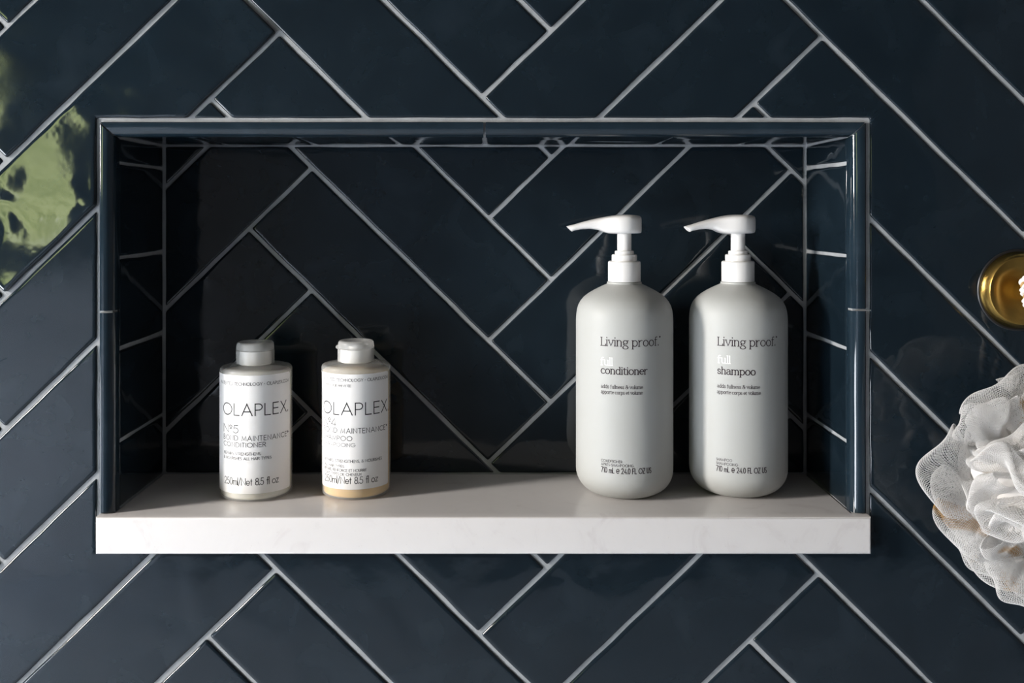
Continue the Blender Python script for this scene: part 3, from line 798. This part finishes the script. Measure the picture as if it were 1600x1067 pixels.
# folds that make the outline, root to tip as the photograph shows them
for kind, (u0, v0, u1, v1), y0, y1, fc in [
    (2, (1536, 742, 1451, 758), -.075, -.090, front), (1, (1554, 775, 1466, 800), -.060, -.065, front),
    (3, (1562, 688, 1519, 638), -.085, -.095, front), (1, (1580, 700, 1508, 672), -.060, -.055, front),
    (0, (1612, 676, 1580, 576), -.075, -.080, front), (1, (1640, 680, 1650, 566), -.070, -.070, front),
    (1, (1562, 790, 1494, 856), -.085, -.095, front), (3, (1568, 812, 1516, 884), -.065, -.060, front),
    (0, (1600, 832, 1552, 918), -.080, -.090, front), (2, (1640, 830, 1618, 936), -.075, -.080, front),
    (3, (1600, 868, 1568, 930), -.105, -.120, Vector((.3, -.8, .5)))]:
    a, b = at(u0, v0, y0), at(u1, v1, y1); fan(kind, (b-a).length, a, b-a, fc)
# the crowded folds of the middle
r3 = random.Random(5)
ga = PI*(3 - math.sqrt(5))
for i in range(38):
    zc = 1 - 1.45*(i + .5)/38; rr = math.sqrt(1 - zc*zc); a = i*ga
    d = Vector((rr*math.cos(a), -zc, rr*math.sin(a)))
    rv = Vector((r3.uniform(-1, 1), r3.uniform(-1, 1), r3.uniform(-1, 1)))
    ln = (.046 + .012*r3.random())*(1 - .2*max(0, -d.x))
    dr = (d + rv*.8).normalized()
    fan(4 + i % 3, ln, d*.024 - dr*.010 + Vector((.006, 0, 0)), dr, d.cross(rv))
bm = bmesh.new(); bmesh.ops.create_icosphere(bm, subdivisions=5, radius=1)
from mathutils import noise
for v in bm.verts:
    n_ = v.co.copy(); k = .86 + .16*noise.noise(n_*2.1) + .34*abs(noise.noise(n_*2.7 + Vector((3, 1, 7)))) + .12*abs(noise.noise(n_*6)) + .02*noise.noise(n_*22)
    v.co = n_*k*.045 + Vector((.012, 0, .002))
link('gathered_core', bm_mesh('gathered_core', bm, 180), pouf, mat_plain('bunched white net', (.66, .635, .615), .9, .05))
# twisted cord looped over the peg
pegc = Vector((hk.x, -.030, hk.z))
def cord(path, r, mat, phase, name):
    P = [Vector(p) for p in path]; v, f = [], []
    m = 10; off = r*.75; tw = 2*PI/.0085
    s_ = 0; cnt = 0; ring = None
    for i in range(len(P)):
        t = (P[min(i+1, len(P)-1)] - P[max(i-1, 0)]).normalized()
        if i: s_ += (P[i]-P[i-1]).length
        u = t.cross(Vector((0, 1, 0))); u = u.normalized() if u.length > 1e-4 else Vector((1, 0, 0)); w2 = t.cross(u)
        c = P[i] + (u*math.cos(tw*s_ + phase) + w2*math.sin(tw*s_ + phase))*off
        for j in range(m):
            a = 2*PI*j/m; v.append(c + (u*math.cos(a) + w2*math.sin(a))*r - pc)
    for i in range(len(P)-1):
        for j in range(m):
            j2 = (j+1) % m; f.append((i*m+j, i*m+j2, (i+1)*m+j2, (i+1)*m+j))
    return link(name, mesh(name, v, f, 180), pouf, mat)
ctl = []
rl = .0133
for a in range(150, 29, -10): ctl.append(pegc + Vector((rl*math.cos(math.radians(a)), 0, rl*math.sin(math.radians(a)))))
left = [Vector((pegc.x - .0105, -.0305, pegc.z + .002)), Vector((pegc.x - .0085, -.034, pegc.z - .014)), Vector((pegc.x - .002, -.045, pegc.z - .05)), Vector((pegc.x - .0, -.07, pegc.z - .10)), pc + Vector((0, 0, .02))]
right = [Vector((pegc.x + .0118, -.0295, pegc.z - .002)), Vector((pegc.x + .008, -.034, pegc.z - .03)), Vector((pegc.x + .004, -.06, pegc.z - .09)), pc + Vector((.004, 0, .02))]
def smooth_path(c, n=12):
    out = []
    for i in range(len(c)-1):
        p0, p1, p2, p3 = c[max(i-1, 0)], c[i], c[i+1], c[min(i+2, len(c)-1)]
        for j in range(n):
            t = j/n; out.append(.5*((2*p1) + (p2-p0)*t + (2*p0-5*p1+4*p2-p3)*t*t + (3*p1-p0-3*p2+p3)*t**3))
    out.append(c[-1]); return out
path = smooth_path(left[::-1] + ctl + right, 28)
cord(path, .0021, M_CORD, 0, 'cord_strand'); cord(path, .0021, M_CORD, 2*PI/3, 'cord_strand')
g_ = cord(path, .0013, M_CORDG, 4*PI/3, 'cord_strand'); g_['label'] = 'gold strand of the cord'
